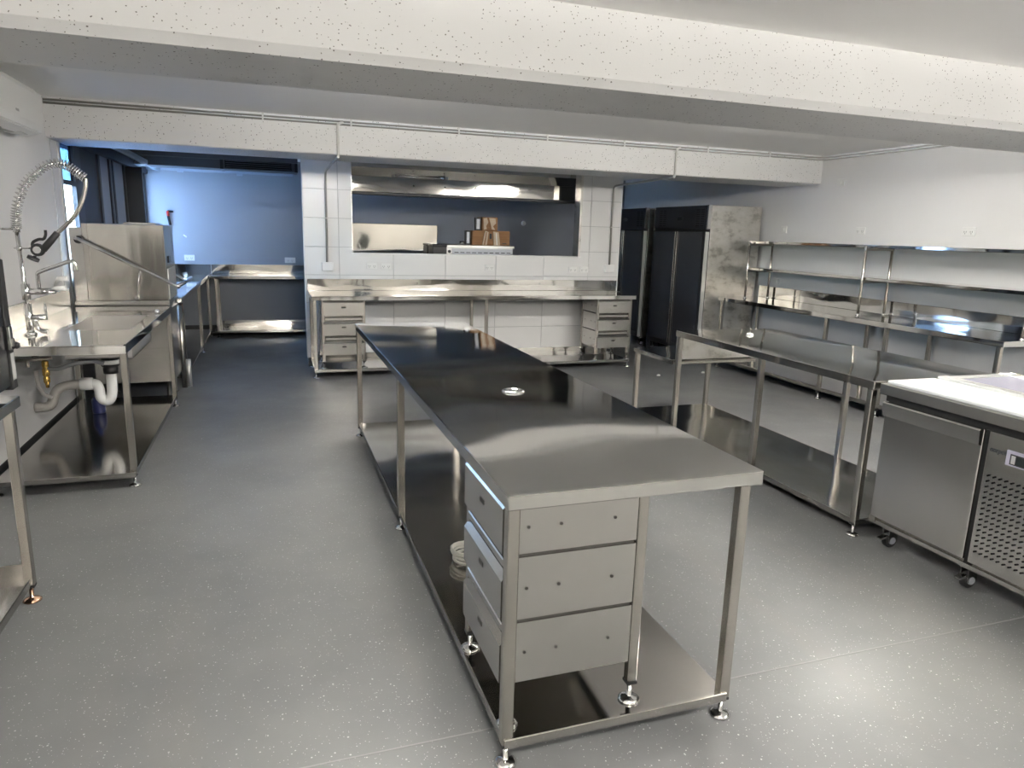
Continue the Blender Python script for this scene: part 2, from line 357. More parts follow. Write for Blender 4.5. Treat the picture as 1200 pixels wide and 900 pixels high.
# ceiling battens --------------------------------------------------------
def batten(x0, x1, y, label, dz=0.25):
    t = thing('ceiling_batten', label, 'light', ((x0 + x1) / 2, y, ZC))
    zt = ZC - dz
    part('housing', B(x0, x1, y - 0.035, y + 0.035, zt, zt + 0.045, 0.003), 'batten_white', t)
    for q in (x0 + 0.2, x1 - 0.2): part('hanger', MB().tube([(q, y, zt + 0.045), (q, y, ZC)], 0.006, 6), 'batten_white', t)
    for q in (-0.026, 0.026):
        part('tube', MB().tube([(x0 + 0.02, y + q * 2.2, zt - 0.02), (x1 - 0.02, y + q * 2.2, zt - 0.02)], 0.015, 10), 'tube_light', t)
    for s in (x0, x1 - 0.02): part('lamp_holder', B(s, s + 0.02, y - 0.076, y + 0.076, zt - 0.04, zt, 0.003), 'batten_white', t)
batten(3.5, 4.7, 3.88, 'white ceiling batten right of centre between the two concrete beams', 0.23)
batten(0.3, 1.5, 3.88, 'white ceiling batten left of centre between the two concrete beams', 0.23)
batten(3.4, 4.6, -0.1, 'white ceiling batten on the right in front of the near beam')
batten(-0.2, 1.0, -0.1, 'white ceiling batten on the left in front of the near beam')
batten(3.4, 4.6, -1.9, 'white ceiling batten at the right rear end of the kitchen')
batten(-0.2, 1.0, -1.9, 'white ceiling batten at the left rear end of the kitchen')

# ------------------------------------------------------------------ bench kit
_legs = {}
def leg(root, x, y, ztop, zfloor=0.0, foot='chrome', w=0.038):
    L = round(ztop - zfloor, 3)
    if ('l', L, w) not in _legs:
        _legs[('l', L, w)] = B(-w / 2, w / 2, -w / 2, w / 2, 0.075, L, 0.004).mesh('leg', 'steel_leg')
    if ('f', foot) not in _legs:
        _legs[('f', foot)] = MB().lathe([(0.036, 0), (0.037, 0.005), (0.026, 0.013), (0.012, 0.017), (0.0085, 0.02), (0.0085, 0.07)], (0, 0, 0), 14).mesh('foot', foot)
        _legs['b'] = B(-0.018, 0.018, -0.018, 0.018, 0.066, 0.0752).mesh('bush', 'rubber')
    o = pc('leg', _legs[('l', L, w)], root, (x, y, zfloor)); pc('foot', _legs[('f', foot)], o, (x, y, zfloor)); pc('bush', _legs['b'], o, (x, y, zfloor))
    return o
def top_mb(x0, x1, y0, y1, z=0.9, sk=0.047):
    return MB().box(x0, x1, y0, y1, z - sk, z, 0.003)
def shelf(root, x0, x1, y0, y1, z=0.10, sk=0.035):
    return part('undershelf', B(x0, x1, y0, y1, z - sk, z, 0.003), 'steel_shelf', root)

# drawer pedestal prototype: local, faces -y, base z=0 at its feet
def drawer_pedestal(H=0.755, w=0.47, d=0.47):
    t = thing('drawer_pedestal', 'x', 'drawer unit')
    h = w / 2; hd = d / 2
    for sx in (-1, 1):
        for sy in (-1, 1): leg(t, sx * (h - 0.018), sy * (hd - 0.018), H, 0.0, w=0.034)
    for k, z0 in enumerate((0.152, 0.368, 0.585)):
        fz1 = z0 + (0.15 if k < 2 else 0.166)
        dr = part('drawer', MB().prism([(-hd - 0.012, z0), (-hd - 0.012, fz1 - 0.022), (-hd + 0.006, fz1), (-hd + 0.012, fz1), (-hd + 0.012, z0)], 'x', -h + 0.02, h - 0.02)
                  .box(-h + 0.04, h - 0.04, -hd + 0.012, hd - 0.05, z0 + 0.01, z0 + 0.12), 'steel_front', t)
        part('finger_slot', B(-0.022, 0.022, -hd - 0.0135, -hd - 0.0115, z0 + 0.082, z0 + 0.098), 'slot_dark', dr)
        if k < 2: part('rail', B(-h + 0.036, h - 0.036, -hd - 0.004, -hd + 0.03, fz1 + 0.016, fz1 + 0.044, 0.004), 'steel_front', t)
        pz1 = (0.368 - 0.012 if k == 0 else (0.585 - 0.012 if k == 1 else H - 0.0))
        for sx in (-1, 1):
            xa = sx * (h - 0.008); xb = sx * (h - 0.016)
            sp = part('side_panel', B(min(xa, xb), max(xa, xb), -hd + 0.036, hd - 0.036, z0 + 0.0, pz1), 'steel_front', t)
            rv = MB()
            for yy in (-0.4, -0.15, 0.28): rv.lathe([(0.006, 0), (0.005, 0.003 * sx)], (xa, yy * d * 0.9, (z0 + pz1) / 2), 8, 'x')
            part('rivets', rv, 'slot_dark', sp, kind='stuff')
        for xa in (-h + 0.017, h - 0.03): part('drawer_runner', B(xa, xa + 0.013, -hd + 0.04, hd - 0.04, pz1 - 0.002, min(H, pz1 + 0.012)), 'slot_dark', t)
    part('back_panel', B(-h + 0.036, h - 0.036, hd - 0.02, hd - 0.012, 0.16, H), 'steel_front', t)
    part('top_panel', B(-h, h, -hd, hd, H, H + 0.004), 'steel_front', t)
    return t

# ------------------------------------------------------------------ island bench
t = thing('island_bench', 'long stainless steel island bench with drain hole and undershelf in the middle of the floor', 'bench', (1.05, 3.65, 0))
part('bench_top', top_mb(0.611, 1.48, 1.762, 5.53), 'steel_top', t)
for y in (1.79, 3.64, 5.49):
    leg(t, 0.634, y, 0.854); leg(t, 1.425, y, 0.854)
shelf(t, 0.622, 1.43, 1.765, 5.50)
dr = part('drain', MB().lathe([(0.055, 0), (0.055, 0.004), (0.048, 0.008), (0.034, 0.008), (0.030, 0.003), (0.014, 0.002), (0.013, 0.010), (0.003, 0.013)], (1.056, 3.02, 0.9), 24), 'chrome', t)
ped = drawer_pedestal()
ped['label'] = 'three-drawer stainless pedestal under the near end of the island bench'; ped['group'] = 'drawer pedestals'
pl = copy_tree(ped); pr_ = copy_tree(ped)
place(ped, (0.868, 2.052, 0.10), -PI / 2)
pl['label'] = 'three-drawer stainless pedestal at the left end of the counter below the hatch'; place(pl, (0.745, 8.06, 0.10))
pr_['label'] = 'three-drawer stainless pedestal at the right end of the counter below the hatch'; place(pr_, (4.02, 8.03, 0.10))
# coil of white cable on the island undershelf
pts = []
for k in range(64):
    a = 2 * PI * k / 16; r_ = 0.062 + 0.006 * math.sin(k * 0.7)
    pts.append((0.835 + (r_ + 0.012) * math.cos(a), 2.97 + r_ * 1.3 * math.sin(a), 0.108 + 0.0155 * (k / 16)))
pts += [(0.90, 2.92, 0.13), (0.97, 2.86, 0.108)]
solo('cable_coil', MB().tube(pts, 0.007, 8), 'cable', 'coil of cream cable lying on the island undershelf', 'cable')

# ------------------------------------------------------------------ back counter under the hatch
t = thing('wall_counter', 'long stainless wall counter with splashback on the tiled wall below the hatch', 'bench', (2.36, 8.15, 0))
part('bench_top', top_mb(0.408, 4.31, 7.785, 8.535), 'steel_top', t)
part('splashback', B(0.408, 4.40, 8.522, 8.546, 0.9, 1.035, 0.003), 'steel_splash', t)
part('top_return', B(4.31, 4.40, 8.40, 8.535, 0.86, 0.9), 'steel_top', t)
for x in (0.44, 2.375, 4.255):
    leg(t, x, 7.83, 0.854); leg(t, x, 8.47, 0.854)
shelf(t, 0.42, 4.25, 7.79, 8.50)
part('shelf_upstand', B(0.42, 4.25, 8.50, 8.512, 0.1, 0.155), 'steel_splash', t)
for x in (0.75, 1.7, 3.3): part('fixing_screw', MB().lathe([(0.012, 0), (0.009, -0.004)], (x, 8.522, 0.99), 10, 'y'), 'chrome', t)

# ------------------------------------------------------------------ prep bench (right), stepped
t = thing('stepped_prep_bench', 'stainless prep bench with a lower stepped section and undershelf right of the island', 'bench', (3.5, 4.1, 0))
part('bench_top', top_mb(3.05, 3.96, 2.85, 4.83), 'steel_top', t)
part('low_top', top_mb(3.05, 3.86, 4.86, 5.50, 0.655, 0.038), 'steel_top', t)
part('step_panel', B(3.075, 3.83, 4.842, 4.85, 0.66, 0.86), 'steel_film', t, 'film-covered upright panel between the two levels')
part('step_rail', B(3.08, 3.83, 4.81, 4.84, 0.625, 0.65, 0.004), 'steel_leg', t)
for y in (2.88, 3.80): leg(t, 3.075, y, 0.854); leg(t, 3.82, y, 0.854)
leg(t, 3.075, 4.80, 0.854); leg(t, 3.075, 5.46, 0.617); leg(t, 3.82, 5.46, 0.617)
shelf(t, 3.06, 3.84, 2.86, 5.48)

# ------------------------------------------------------------------ right wall bench and overshelf
t = thing('wall_bench', 'stainless bench with splashback running along the white right-hand wall', 'bench', (5.73, 5.7, 0))
part('bench_top', top_mb(5.40, 6.035, 3.88, 7.64), 'steel_top', t)
part('splashback', B(6.012, 6.04, 3.88, 7.64, 0.9, 1.045, 0.003), 'steel_splash', t)
for y in (3.93, 5.02, 5.78, 7.58): leg(t, 5.435, y, 0.854); leg(t, 5.99, y, 0.854)
shelf(t, 5.42, 6.01, 3.9, 7.6, 0.125, 0.04)
t = thing('overshelf', 'two-tier stainless overshelf standing on the right-hand wall bench', 'shelf', (5.73, 5.7, 0.9))
for z, x0 in ((1.605, 5.66), (1.285, 5.64)): part('shelf_board', B(x0, 5.985, 3.6, 7.46, z - 0.03, z, 0.003), 'steel_mirror', t)
for y in (3.9, 5.58, 7.40):
    for x in (5.625, 5.965):
        o = part('post', MB().tube([(x, y, 0.9), (x, y, 1.59)], 0.0135, 10), 'steel_leg', t)
        part('collar', MB().lathe([(0.022, 0), (0.022, 0.008), (0.015, 0.014), (0.015, 0.02)], (x, y, 0.9), 12), 'chrome', o)
    for z in (1.56, 1.24): part('bracket', B(5.61, 5.98, y - 0.012, y + 0.012, z - 0.012, z + 0.014, 0.003), 'steel_leg', t)

# ------------------------------------------------------------------ sandwich prep fridge
t = thing('prep_fridge', 'stainless under-counter prep fridge on casters with a slotted grille and white board', 'fridge', (3.55, 1.9, 0))
part('body', MB().box(3.115, 3.95, 0.95, 2.80, 0.125, 0.80).box(3.095, 3.13, 0.95, 2.80, 0.118, 0.138), 'steel_front', t)
part('counter_rim', B(3.075, 3.99, 0.93, 2.835, 0.835, 0.893, 0.004), 'steel_front', t)
part('shadow_gap', B(3.105, 3.96, 0.95, 2.81, 0.80, 0.835), 'dark_gap', t)
d = part('door', B(3.085, 3.113, 2.235, 2.79, 0.155, 0.80, 0.004), 'steel_front', t)
part('handle', MB().prism([(3.085, 0.722), (3.066, 0.728), (3.060, 0.795), (3.066, 0.802), (3.085, 0.802)], 'y', 2.237, 2.788), 'steel_front', d, 'folded pale handle lip along the door top')
part('door_gap', B(3.10, 3.114, 2.21, 2.235, 0.13, 0.80), 'dark_gap', t)
part('hinge', B(3.09, 3.114, 2.76, 2.80, 0.125, 0.155), 'steel_leg', t)
# grille panel with real slots
bm = bmesh.new()
Y0, Y1, Z0, Z1 = 1.64, 2.195, 0.205, 0.61; ny, nz_ = 20, 15; cy, cz = (Y1 - Y0) / ny, (Z1 - Z0) / nz_
slot = [(-0.36, -0.10), (-0.24, -0.30), (0.0, -0.16), (0.24, -0.02), (0.40, 0.12), (0.28, 0.30), (0.0, 0.16), (-0.24, 0.04)]
outer = [(-0.5, 0.0), (-0.5, -0.5), (0, -0.5), (0.5, -0.5), (0.5, 0), (0.5, 0.5), (0, 0.5), (-0.5, 0.5)]
vc = {}
def vx(x, y, z):
    k = (round(x, 5), round(y, 5), round(z, 5))
    if k not in vc: vc[k] = bm.verts.new((x, y, z))
    return vc[k]
for i in range(ny):
    for j in range(nz_):
        yc, zc_ = Y0 + (i + 0.5) * cy, Z0 + (j + 0.5) * cz
        O_ = [vx(3.088, yc - a * cy, zc_ + b_ * cz) for a, b_ in outer]
        I_ = [bm.verts.new((3.088, yc - a * cy, zc_ + b_ * cz)) for a, b_ in slot]; D_ = [bm.verts.new((3.096, yc - a * cy, zc_ + b_ * cz)) for a, b_ in slot]
        for k in range(8):
            q = (k + 1) % 8
            bm.faces.new((O_[k], O_[q], I_[q], I_[k])); bm.faces.new((I_[k], I_[q], D_[q], D_[k]))
bmesh.ops.recalc_face_normals(bm, faces=bm.faces)
mb = MB(); mb.bm.free(); mb.bm = bm
cp = part('control_panel', MB().box(3.088, 3.113, 0.96, 1.64, 0.155, 0.80).box(3.088, 3.113, 2.195, 2.208, 0.155, 0.80).box(3.088, 3.113, 1.64, 2.195, 0.61, 0.80).box(3.088, 3.113, 1.64, 2.195, 0.155, 0.205), 'steel_front', t)
part('grille', mb, 'steel_front', cp, kind=None)
part('grille_backing', B(3.1085, 3.1145, 1.64, 2.195, 0.205, 0.61), 'dark_gap', cp)
ct = part('controller', B(3.082, 3.0885, 1.88, 2.115, 0.672, 0.742, 0.002), 'lilac_film', cp, 'lilac film-covered controller')
part('bezel', B(3.0795, 3.083, 1.90, 2.094, 0.680, 0.728), 'black', cp)
part('display', B(3.0785, 3.08, 1.92, 2.065, 0.685, 0.722), 'display', cp)
part('button', B(3.0785, 3.08, 2.07, 2.088, 0.685, 0.722), 'label_grey', cp)
# makers word on the panel
fc = bpy.data.curves.new('badge_text', 'FONT'); fc.body = 'norpole'; fc.size = 0.032; fc.extrude = 0.0006; fc.shear = 0.25; fc.offset = 0.0007
fo = bpy.data.objects.new('badge_tmp', fc); COL.objects.link(fo); bpy.context.view_layer.update()
me = bpy.data.meshes.new_from_object(fo.evaluated_get(bpy.context.evaluated_depsgraph_get())); COL.objects.unlink(fo); bpy.data.objects.remove(fo)
me.materials.clear(); me.materials.append(MATS['ink'])
for v in me.vertices:
    x, y, z = v.co; v.co = (3.0868 - W[t].x - z, 2.196 - x * 0.86 - W[t].y, 0.712 + y - W[t].z)
o = link('badge', me, cp)
# prep-rail lid
part('lid_frame', MB().box(3.435, 3.50, 0.95, 2.80, 0.893, 0.925, 0.003).box(3.90, 3.96, 0.95, 2.80, 0.893, 0.925, 0.003).box(3.50, 3.90, 2.74, 2.80, 0.893, 0.92, 0.003), 'pale_steel', t)
part('lid', B(3.505, 3.895, 0.95, 2.735, 0.893, 0.918, 0.004), 'lilac_film', t, 'lilac film-covered lid')
hg = MB()
for y in (2.72, 2.5, 2.3, 2.1): hg.box(3.90, 3.94, y - 0.02, y + 0.02, 0.925, 0.937, 0.003)
part('lid_hinges', hg, 'steel_leg', t)
_c = {}
def caster(root, x, y):
    if not _c:
        _c['f'] = MB().box(-0.035, 0.035, -0.03, 0.03, 0.105, 0.113).box(-0.03, 0.03, -0.022, -0.018, 0.035, 0.105).box(-0.03, 0.03, 0.018, 0.022, 0.035, 0.105).lathe([(0.014, 0), (0.014, 0.012)], (0, 0, 0.094), 10).mesh('fork', 'chrome')
        _c['w'] = MB().lathe([(0.038, -0.016), (0.042, -0.012), (0.042, 0.012), (0.038, 0.016)], (0, 0, 0.042), 20, 'y').mesh('wheel', 'rubber')
        _c['h'] = MB().lathe([(0.018, -0.025), (0.022, -0.018), (0.022, 0.018), (0.018, 0.025)], (0, 0, 0.042), 12, 'y').mesh('hub', 'grille_grey')
        _c['b'] = MB().prism([(-0.075, 0.052), (-0.03, 0.06), (-0.02, 0.075), (-0.035, 0.072), (-0.078, 0.06)], 'y', -0.015, 0.015).mesh('brake_lever', 'chrome')
    o = pc('caster', _c['f'], root, (x, y, 0)); pc('wheel', _c['w'], o, (x, y, 0)); pc('hub', _c['h'], o, (x, y, 0)); pc('brake_lever', _c['b'], o, (x, y, 0))
for y in (2.70, 2.235, 1.0): caster(t, 3.15, y)
for y in (2.70, 1.0): caster(t, 3.85, y)
solo('cutting_board', B(3.10, 3.43, 0.95, 2.815, 0.893, 0.911, 0.004), 'cutting_board', 'long white cutting board lying on the prep fridge counter', 'cutting board')

# ------------------------------------------------------------------ upright fridges
def fridge(y0, y1, doors, label, tall=2.03):
    t = thing('upright_fridge', label, 'fridge', (5.62, (y0 + y1) / 2, 0), 'upright fridges')
    x0 = 5.20; ym = (y0 + y1) / 2
    part('carcass', B(x0 + 0.05, 6.0, y0, y1, 0.13, tall, 0.004), 'steel_film', t)
    hd = part('head_panel', B(x0 + 0.01, x0 + 0.05, y0 + 0.004, y1, 1.735, tall - 0.004, 0.003), 'black', t)
    part('front_trim', B(x0 + 0.0, x0 + 0.052, y0 - 0.001, y0 + 0.028, 1.735, tall), 'steel_front', t)
    sl = MB()
    for side in (y0 + 0.10, y1 - 0.30):
        for a in range(2):
            for k in range(8): sl.box(x0 + 0.007, x0 + 0.0105, side + a * 0.1, side + a * 0.1 + 0.07, 1.77 + k * 0.028, 1.782 + k * 0.028)
    part('vent_slots', sl, 'dark_gap', hd, kind='stuff')
    part('display', B(x0 + 0.006, x0 + 0.0105, ym - 0.06, ym + 0.06, 1.845, 1.885), 'display', hd)
    part('door_surround', B(x0 + 0.035, x0 + 0.05, y0 + 0.002, y1, 0.14, 1.735), 'black', t)
    part('edge_trim', B(x0 - 0.012, x0 + 0.036, y0 - 0.002, y0 + 0.012, 0.15, 1.70), 'pale_steel', t)
    n_ = len(doors)
    for k, (a, b_) in enumerate(doors):
        dd = part('door', B(x0 - 0.01, x0 + 0.034, a, b_, 0.15, 1.715, 0.004), 'black', t)
        part('glass_panel', B(x0 - 0.013, x0 - 0.0095, a + 0.05, b_ - 0.05, 0.22, 1.69), 'black_glass', dd)
        hy = b_ - 0.02 if k == 0 else a + 0.02
        part('handle', MB().box(x0 - 0.03, x0 - 0.01, hy - 0.012, hy + 0.012, 0.2, 1.70, 0.004), 'steel_leg', dd)
    for x in (x0 + 0.10, 5.92):
        for y in (y0 + 0.09, y1 - 0.09): caster(t, x, y)
    return t
fr = fridge(7.71, 9.02, [(7.73, 8.375), (8.385, 9.01)], 'double-door black glass upright fridge with a stainless side beside the right wall bench')
fridge(9.27, 10.55, [(9.28, 9.90), (9.91, 10.54)], 'second black glass upright fridge partly hidden by the tiled wall')
solo('gap_shade_panel', B(5.30, 5.95, 9.09, 9.20, 0.0, 2.0, 0.004), 'black', 'narrow black panel standing in for the dark gap between the two upright fridges', 'panel')  # black slab gives the open gap between the fridges its darkness

# ------------------------------------------------------------------ sink bench
t = thing('sink_bench', 'stainless sink bench with undershelf along the left wall in front of the dishwasher', 'bench', (-1.24, 5.75, 0))
X0, X1 = -1.635, -0.835; SY0, SY1 = 4.655, 6.86; bx0, bx1, by0, by1 = -1.33, -0.93, 5.38, 6.22
part('bench_top', MB().box(X0, bx0, SY0, SY1, 0.853, 0.9).box(bx1, X1, SY0, SY1, 0.853, 0.9).box(bx0, bx1, SY0, by0, 0.853, 0.9).box(bx0, bx1, by1, SY1, 0.853, 0.9), 'steel_top', t)
part('bench_rim', MB().box(X1 - 0.012, X1, SY0, SY1, 0.9, 0.908, 0.002).box(X0, X1, SY0, SY0 + 0.012, 0.9, 0.908, 0.002), 'steel_top', t)
part('sink_bowl', MB().box(bx0 - 0.004, bx1 + 0.004, by0 - 0.004, by1 + 0.004, 0.70, 0.708).box(bx0 - 0.004, bx0 + 0.003, by0, by1, 0.70, 0.898).box(bx1 - 0.003, bx1 + 0.004, by0, by1, 0.70, 0.898).box(bx0, bx1, by0 - 0.004, by0 + 0.003, 0.70, 0.898).box(bx0, bx1, by1 - 0.003, by1 + 0.004, 0.70, 0.898), 'bowl_steel', t)
part('splashback', B(X0, X0 + 0.02, SY0, SY1, 0.9, 1.06, 0.003), 'steel_front', t)
for y in (4.72, 6.82): leg(t, -0.86, y, 0.854); leg(t, -1.6, y, 0.854)
shelf(t, -1.60, -0.845, 4.67, 6.84)
part('overflow_knob', MB().lathe([(0.02, 0), (0.022, 0.01), (0.012, 0.03), (0.002, 0.034)], (-0.885, 6.35, 0.9), 12), 'chrome', t)
# pre-rinse tap
t = thing('pre_rinse_tap', 'tall chrome pre-rinse tap with spring hose and black spray gun at the sink', 'tap', (-1.46, 5.2, 0.9))
Y = 5.2
part('riser', MB().tube([(-1.462, Y, 0.9), (-1.466, Y, 1.20), (-1.475, Y, 1.57)], 0.012, 10), 'chrome', t)
arc = [(-1.475, 1.564), (-1.468, 1.65), (-1.449, 1.729), (-1.408, 1.822), (-1.357, 1.885), (-1.287, 1.945), (-1.221, 1.968), (-1.159, 1.952), (-1.115, 1.918), (-1.072, 1.884)]
def smooth(pts, k=8):
    out = []
    P_ = [pts[0]] + pts + [pts[-1]]
    for i in range(1, len(P_) - 2):
        p0, p1, p2, p3 = [Vector(q) for q in P_[i - 1:i + 3]]
        for s in range(k):
            u = s / k
            out.append(0.5 * ((2 * p1) + (p2 - p0) * u + (2 * p0 - 5 * p1 + 4 * p2 - p3) * u * u + (3 * p1 - p0 - 3 * p2 + p3) * u ** 3))
    out.append(Vector(pts[-1])); return out
A3 = smooth([(x, Y, z) for x, z in arc], 14)
part('inner_hose', MB().tube(A3[::4], 0.011, 8), 'chrome', t)
hel = []; tot = len(A3)
for i in range((tot - 1) * 6):
    k = i // 6; u = (i % 6) / 6; p = A3[k].lerp(A3[k + 1], u); d_ = (A3[k + 1] - A3[k]).normalized(); s1 = Vector((0, 1, 0)); s2 = d_.cross(s1)
    turns = 15 + 26 * (k + u) / tot if False else 0
    f = (k + u) / (tot - 1); ph = 2 * PI * (34 * f + 4 * math.sin(min(f, 0.18) / 0.18 * PI / 2))
    hel.append(p + (s1 * math.cos(ph) + s2 * math.sin(ph)) * 0.026)
part('spring', MB().tube(hel, 0.0042, 5), 'chrome', t)
part('hose', MB().tube(smooth([(-1.072, Y, 1.884), (-1.075, Y, 1.83), (-1.105, Y, 1.735), (-1.164, Y, 1.636), (-1.262, Y, 1.538)], 6), 0.013, 10), 'steel_leg', t)
gun = part('spray_gun', MB().tube([(-1.255, Y, 1.545), (-1.30, Y, 1.49), (-1.345, Y, 1.438)], [0.019, 0.021, 0.022], 12).lathe([(0.034, -0.02), (0.04, -0.01), (0.04, 0.01), (0.034, 0.02)], (-1.372, Y, 1.437), 16, 'y'), 'black', t)
part('lever', MB().tube(smooth([(-1.40, Y, 1.45), (-1.395, Y, 1.482), (-1.362, Y, 1.502), (-1.335, Y, 1.505), (-1.322, Y, 1.53), (-1.320, Y, 1.56)], 5), 0.009, 8), 'black', gun)
part('nozzle', MB().tube([(-1.378, Y, 1.42), (-1.40, Y, 1.385)], 0.009, 8), 'chrome', gun)
part('spray_face', MB().tube([(-1.398, Y, 1.392), (-1.407, Y, 1.374)], 0.034, 14), 'rubber', gun)
part('gun_body', MB().lathe([(0.022, -0.026), (0.024, -0.02), (0.024, 0.02), (0.022, 0.026)], (-1.372, Y, 1.437), 12, 'y'), 'chrome', gun)
part('wall_bracket', MB().tube([(-1.65, Y, 1.56), (-1.475, Y, 1.562)], 0.007, 8).lathe([(0.02, -0.02), (0.02, 0.02)], (-1.475, Y, 1.562), 12), 'chrome', t)
part('gun_hook', MB().tube([(-1.50, Y, 1.445), (-1.41, Y, 1.446)], 0.005, 8).lathe([(0.016, -0.012), (0.016, 0.012)], (-1.472, Y, 1.445), 10), 'chrome', t)
mx_ = part('mixer_body', MB().tube([(-1.468, Y, 1.175), (-1.30, Y, 1.18)], 0.02, 12).lathe([(0.024, -0.05), (0.026, 0), (0.024, 0.05)], (-1.463, Y, 1.175), 12), 'chrome', t)
part('spout', MB().tube(smooth([(-1.39, Y, 1.19), (-1.39, Y, 1.27), (-1.375, Y - 0.01, 1.30), (-1.28, Y - 0.02, 1.338), (-1.198, Y - 0.03, 1.37), (-1.172, Y - 0.03, 1.36), (-1.166, Y - 0.03, 1.31)], 5), 0.012, 10), 'chrome', mx_)
for dz, dx in ((0.05, 0.05), (-0.01, -0.01)):
    part('lever_handle', MB().tube([(-1.31 + dx * 0.3, Y - 0.03, 1.195 + dz * 0.4), (-1.285 + dx * 0.4, Y - 0.05, 1.21 + dz), (-1.225 + dx * 0.3, Y - 0.06, 1.213 + dz)], [0.008, 0.014, 0.017], 10), 'white_plastic', mx_)
part('pillar', MB().tube([(-1.462, Y, 0.9), (-1.462, Y, 1.10)], 0.021, 12).lathe([(0.034, 0), (0.034, 0.012), (0.022, 0.02)], (-1.462, Y, 0.9), 14), 'chrome', t)
part('shutoff_valve', MB().tube([(-1.46, Y, 1.012), (-1.365, Y, 1.012)], 0.018, 10).tube([(-1.37, Y, 1.012), (-1.368, Y, 1.10)], [0.010, 0.006], 8).tube(smooth([(-1.43, Y, 1.0), (-1.425, Y, 0.95), (-1.40, Y, 0.925), (-1.365, Y, 0.92)], 4), 0.015, 10), 'chrome', t)
# trap and valves under the sink
t = thing('sink_trap', 'white plastic sink trap with black collar under the sink bowl', 'drain pipe', (-1.16, 5.75, 0.3))
Y = 5.75
part('collar', MB().lathe([(0.05, 0.53), (0.052, 0.57), (0.045, 0.575), (0.06, 0.585), (0.06, 0.69), (0.05, 0.70)], (-1.14, Y, 0), 16), 'black', t)
part('sticker', MB().tube([(-1.14, Y, 0.60), (-1.14, Y, 0.632)], 0.0612, 16), 'label_white', t, 'white sticker around the collar')
part('p_trap', MB().tube(smooth([(-1.14, Y, 0.535), (-1.142, Y, 0.45), (-1.145, Y, 0.39), (-1.16, Y, 0.335), (-1.19, Y, 0.32), (-1.222, Y, 0.35), (-1.228, Y, 0.41), (-1.245, Y, 0.45), (-1.29, Y, 0.455)], 5), 0.035, 14), 'pvc', t)
part('outlet_nut', MB().lathe([(0.044, -0.04), (0.046, 0), (0.044, 0.04)], (-1.305, Y, 0.455), 14, 'x'), 'pvc', t)
part('waste_pipe', MB().tube(smooth([(-1.33, Y, 0.455), (-1.43, Y, 0.447), (-1.49, Y, 0.42), (-1.52, Y, 0.37), (-1.53, Y, 0.335)], 5) + smooth([(-1.545, Y, 0.31), (-1.575, Y, 0.296), (-1.645, Y, 0.292)], 3), 0.035, 12), 'grey_pvc', t)
t = thing('water_valve', 'brass valve with dark pipework and grey hose on the wall under the sink', 'valve', (-1.47, 5.45, 0.5)); Y = 5.45
part('valve_body', MB().lathe([(0.010, 0.50), (0.014, 0.53), (0.02, 0.54), (0.02, 0.57), (0.015, 0.575), (0.023, 0.59), (0.023, 0.63), (0.016, 0.635), (0.022, 0.65), (0.022, 0.68), (0.012, 0.69)], (-1.472, Y, 0), 12), 'brass', t)
part('pipework', MB().tube([(-1.645, Y, 0.69), (-1.56, Y, 0.69), (-1.43, Y, 0.705)], 0.011, 8).tube([(-1.575, Y, 0.69), (-1.575, Y, 0.645)], 0.013, 8).tube([(-1.545, Y, 0.72), (-1.44, Y, 0.735), (-1.38, Y, 0.80)], 0.009, 8), 'steel_leg', t)
part('hose', MB().tube(smooth([(-1.46, Y, 0.632), (-1.40, Y, 0.628), (-1.30, Y, 0.66), (-1.19, Y, 0.675), (-1.12, Y, 0.655)], 5), 0.016, 8), 'grey_hose', t)
part('down_pipe', MB().tube(smooth([(-1.53, Y, 0.62), (-1.525, Y, 0.52), (-1.50, Y, 0.46), (-1.455, Y, 0.425)], 4), 0.014, 8), 'grey_pvc', t)
solo('detergent_bottle', MB().lathe([(0.045, 0), (0.05, 0.01), (0.05, 0.10), (0.036, 0.13), (0.016, 0.14), (0.016, 0.165)], (-1.36, 6.3, 0.10), 14), 'navy', 'dark blue bottle standing on the undershelf behind the sink trap', 'bottle')

# ------------------------------------------------------------------ hood dishwasher
t = thing('dishwasher', 'stainless pass-through hood dishwasher with a sloping lift bar beside the sink bench', 'dishwasher', (-1.2, 7.3, 0))
hd = part('hood', B(-1.495, -0.865, 6.93, 7.56, 0.945, 1.605, 0.006), 'steel_band', t)
part('side_seam', B(-1.46, -1.45, 6.926, 6.932, 0.95, 1.60), 'steel_leg', hd)
part('rear_panel', B(-1.60, -1.50, 6.97, 7.56, 0.90, 1.565, 0.004), 'steel_front', t)
part('hood_sill', B(-1.60, -0.86, 6.92, 7.56, 0.905, 0.945, 0.004), 'steel_front', t)
part('top_vent', B(-1.2, -0.95, 7.1, 7.4, 1.605, 1.62), 'steel_front', t)
part('base_cabinet', MB().box(-1.50, -0.885, 6.95, 7.54, 0.20, 0.905, 0.004).box(-1.52, -0.872, 6.94, 6.95, 0.50, 0.515), 'steel_front', t)
part('front_panel', B(-0.885, -0.868, 6.97, 7.54, 0.20, 0.86, 0.003), 'steel_front', t)
ps = part('control_panel', B(-0.866, -0.860, 7.0, 7.53, 0.95, 1.22), 'pale_steel', t)
part('display', B(-0.861, -0.855, 7.08, 7.22, 1.27, 1.33), 'display', t)
part('lift_bar', MB().tube(smooth([(-1.515, 6.86, 1.468), (-1.47, 6.86, 1.45), (-0.82, 6.86, 1.10), (-0.775, 6.87, 1.085), (-0.735, 6.90, 1.10), (-0.72, 6.98, 1.11), (-0.72, 7.45, 1.11), (-0.735, 7.53, 1.10), (-0.78, 7.58, 1.09), (-0.85, 7.585, 1.115), (-1.47, 7.585, 1.45)], 6), 0.016, 12), 'chrome', t)
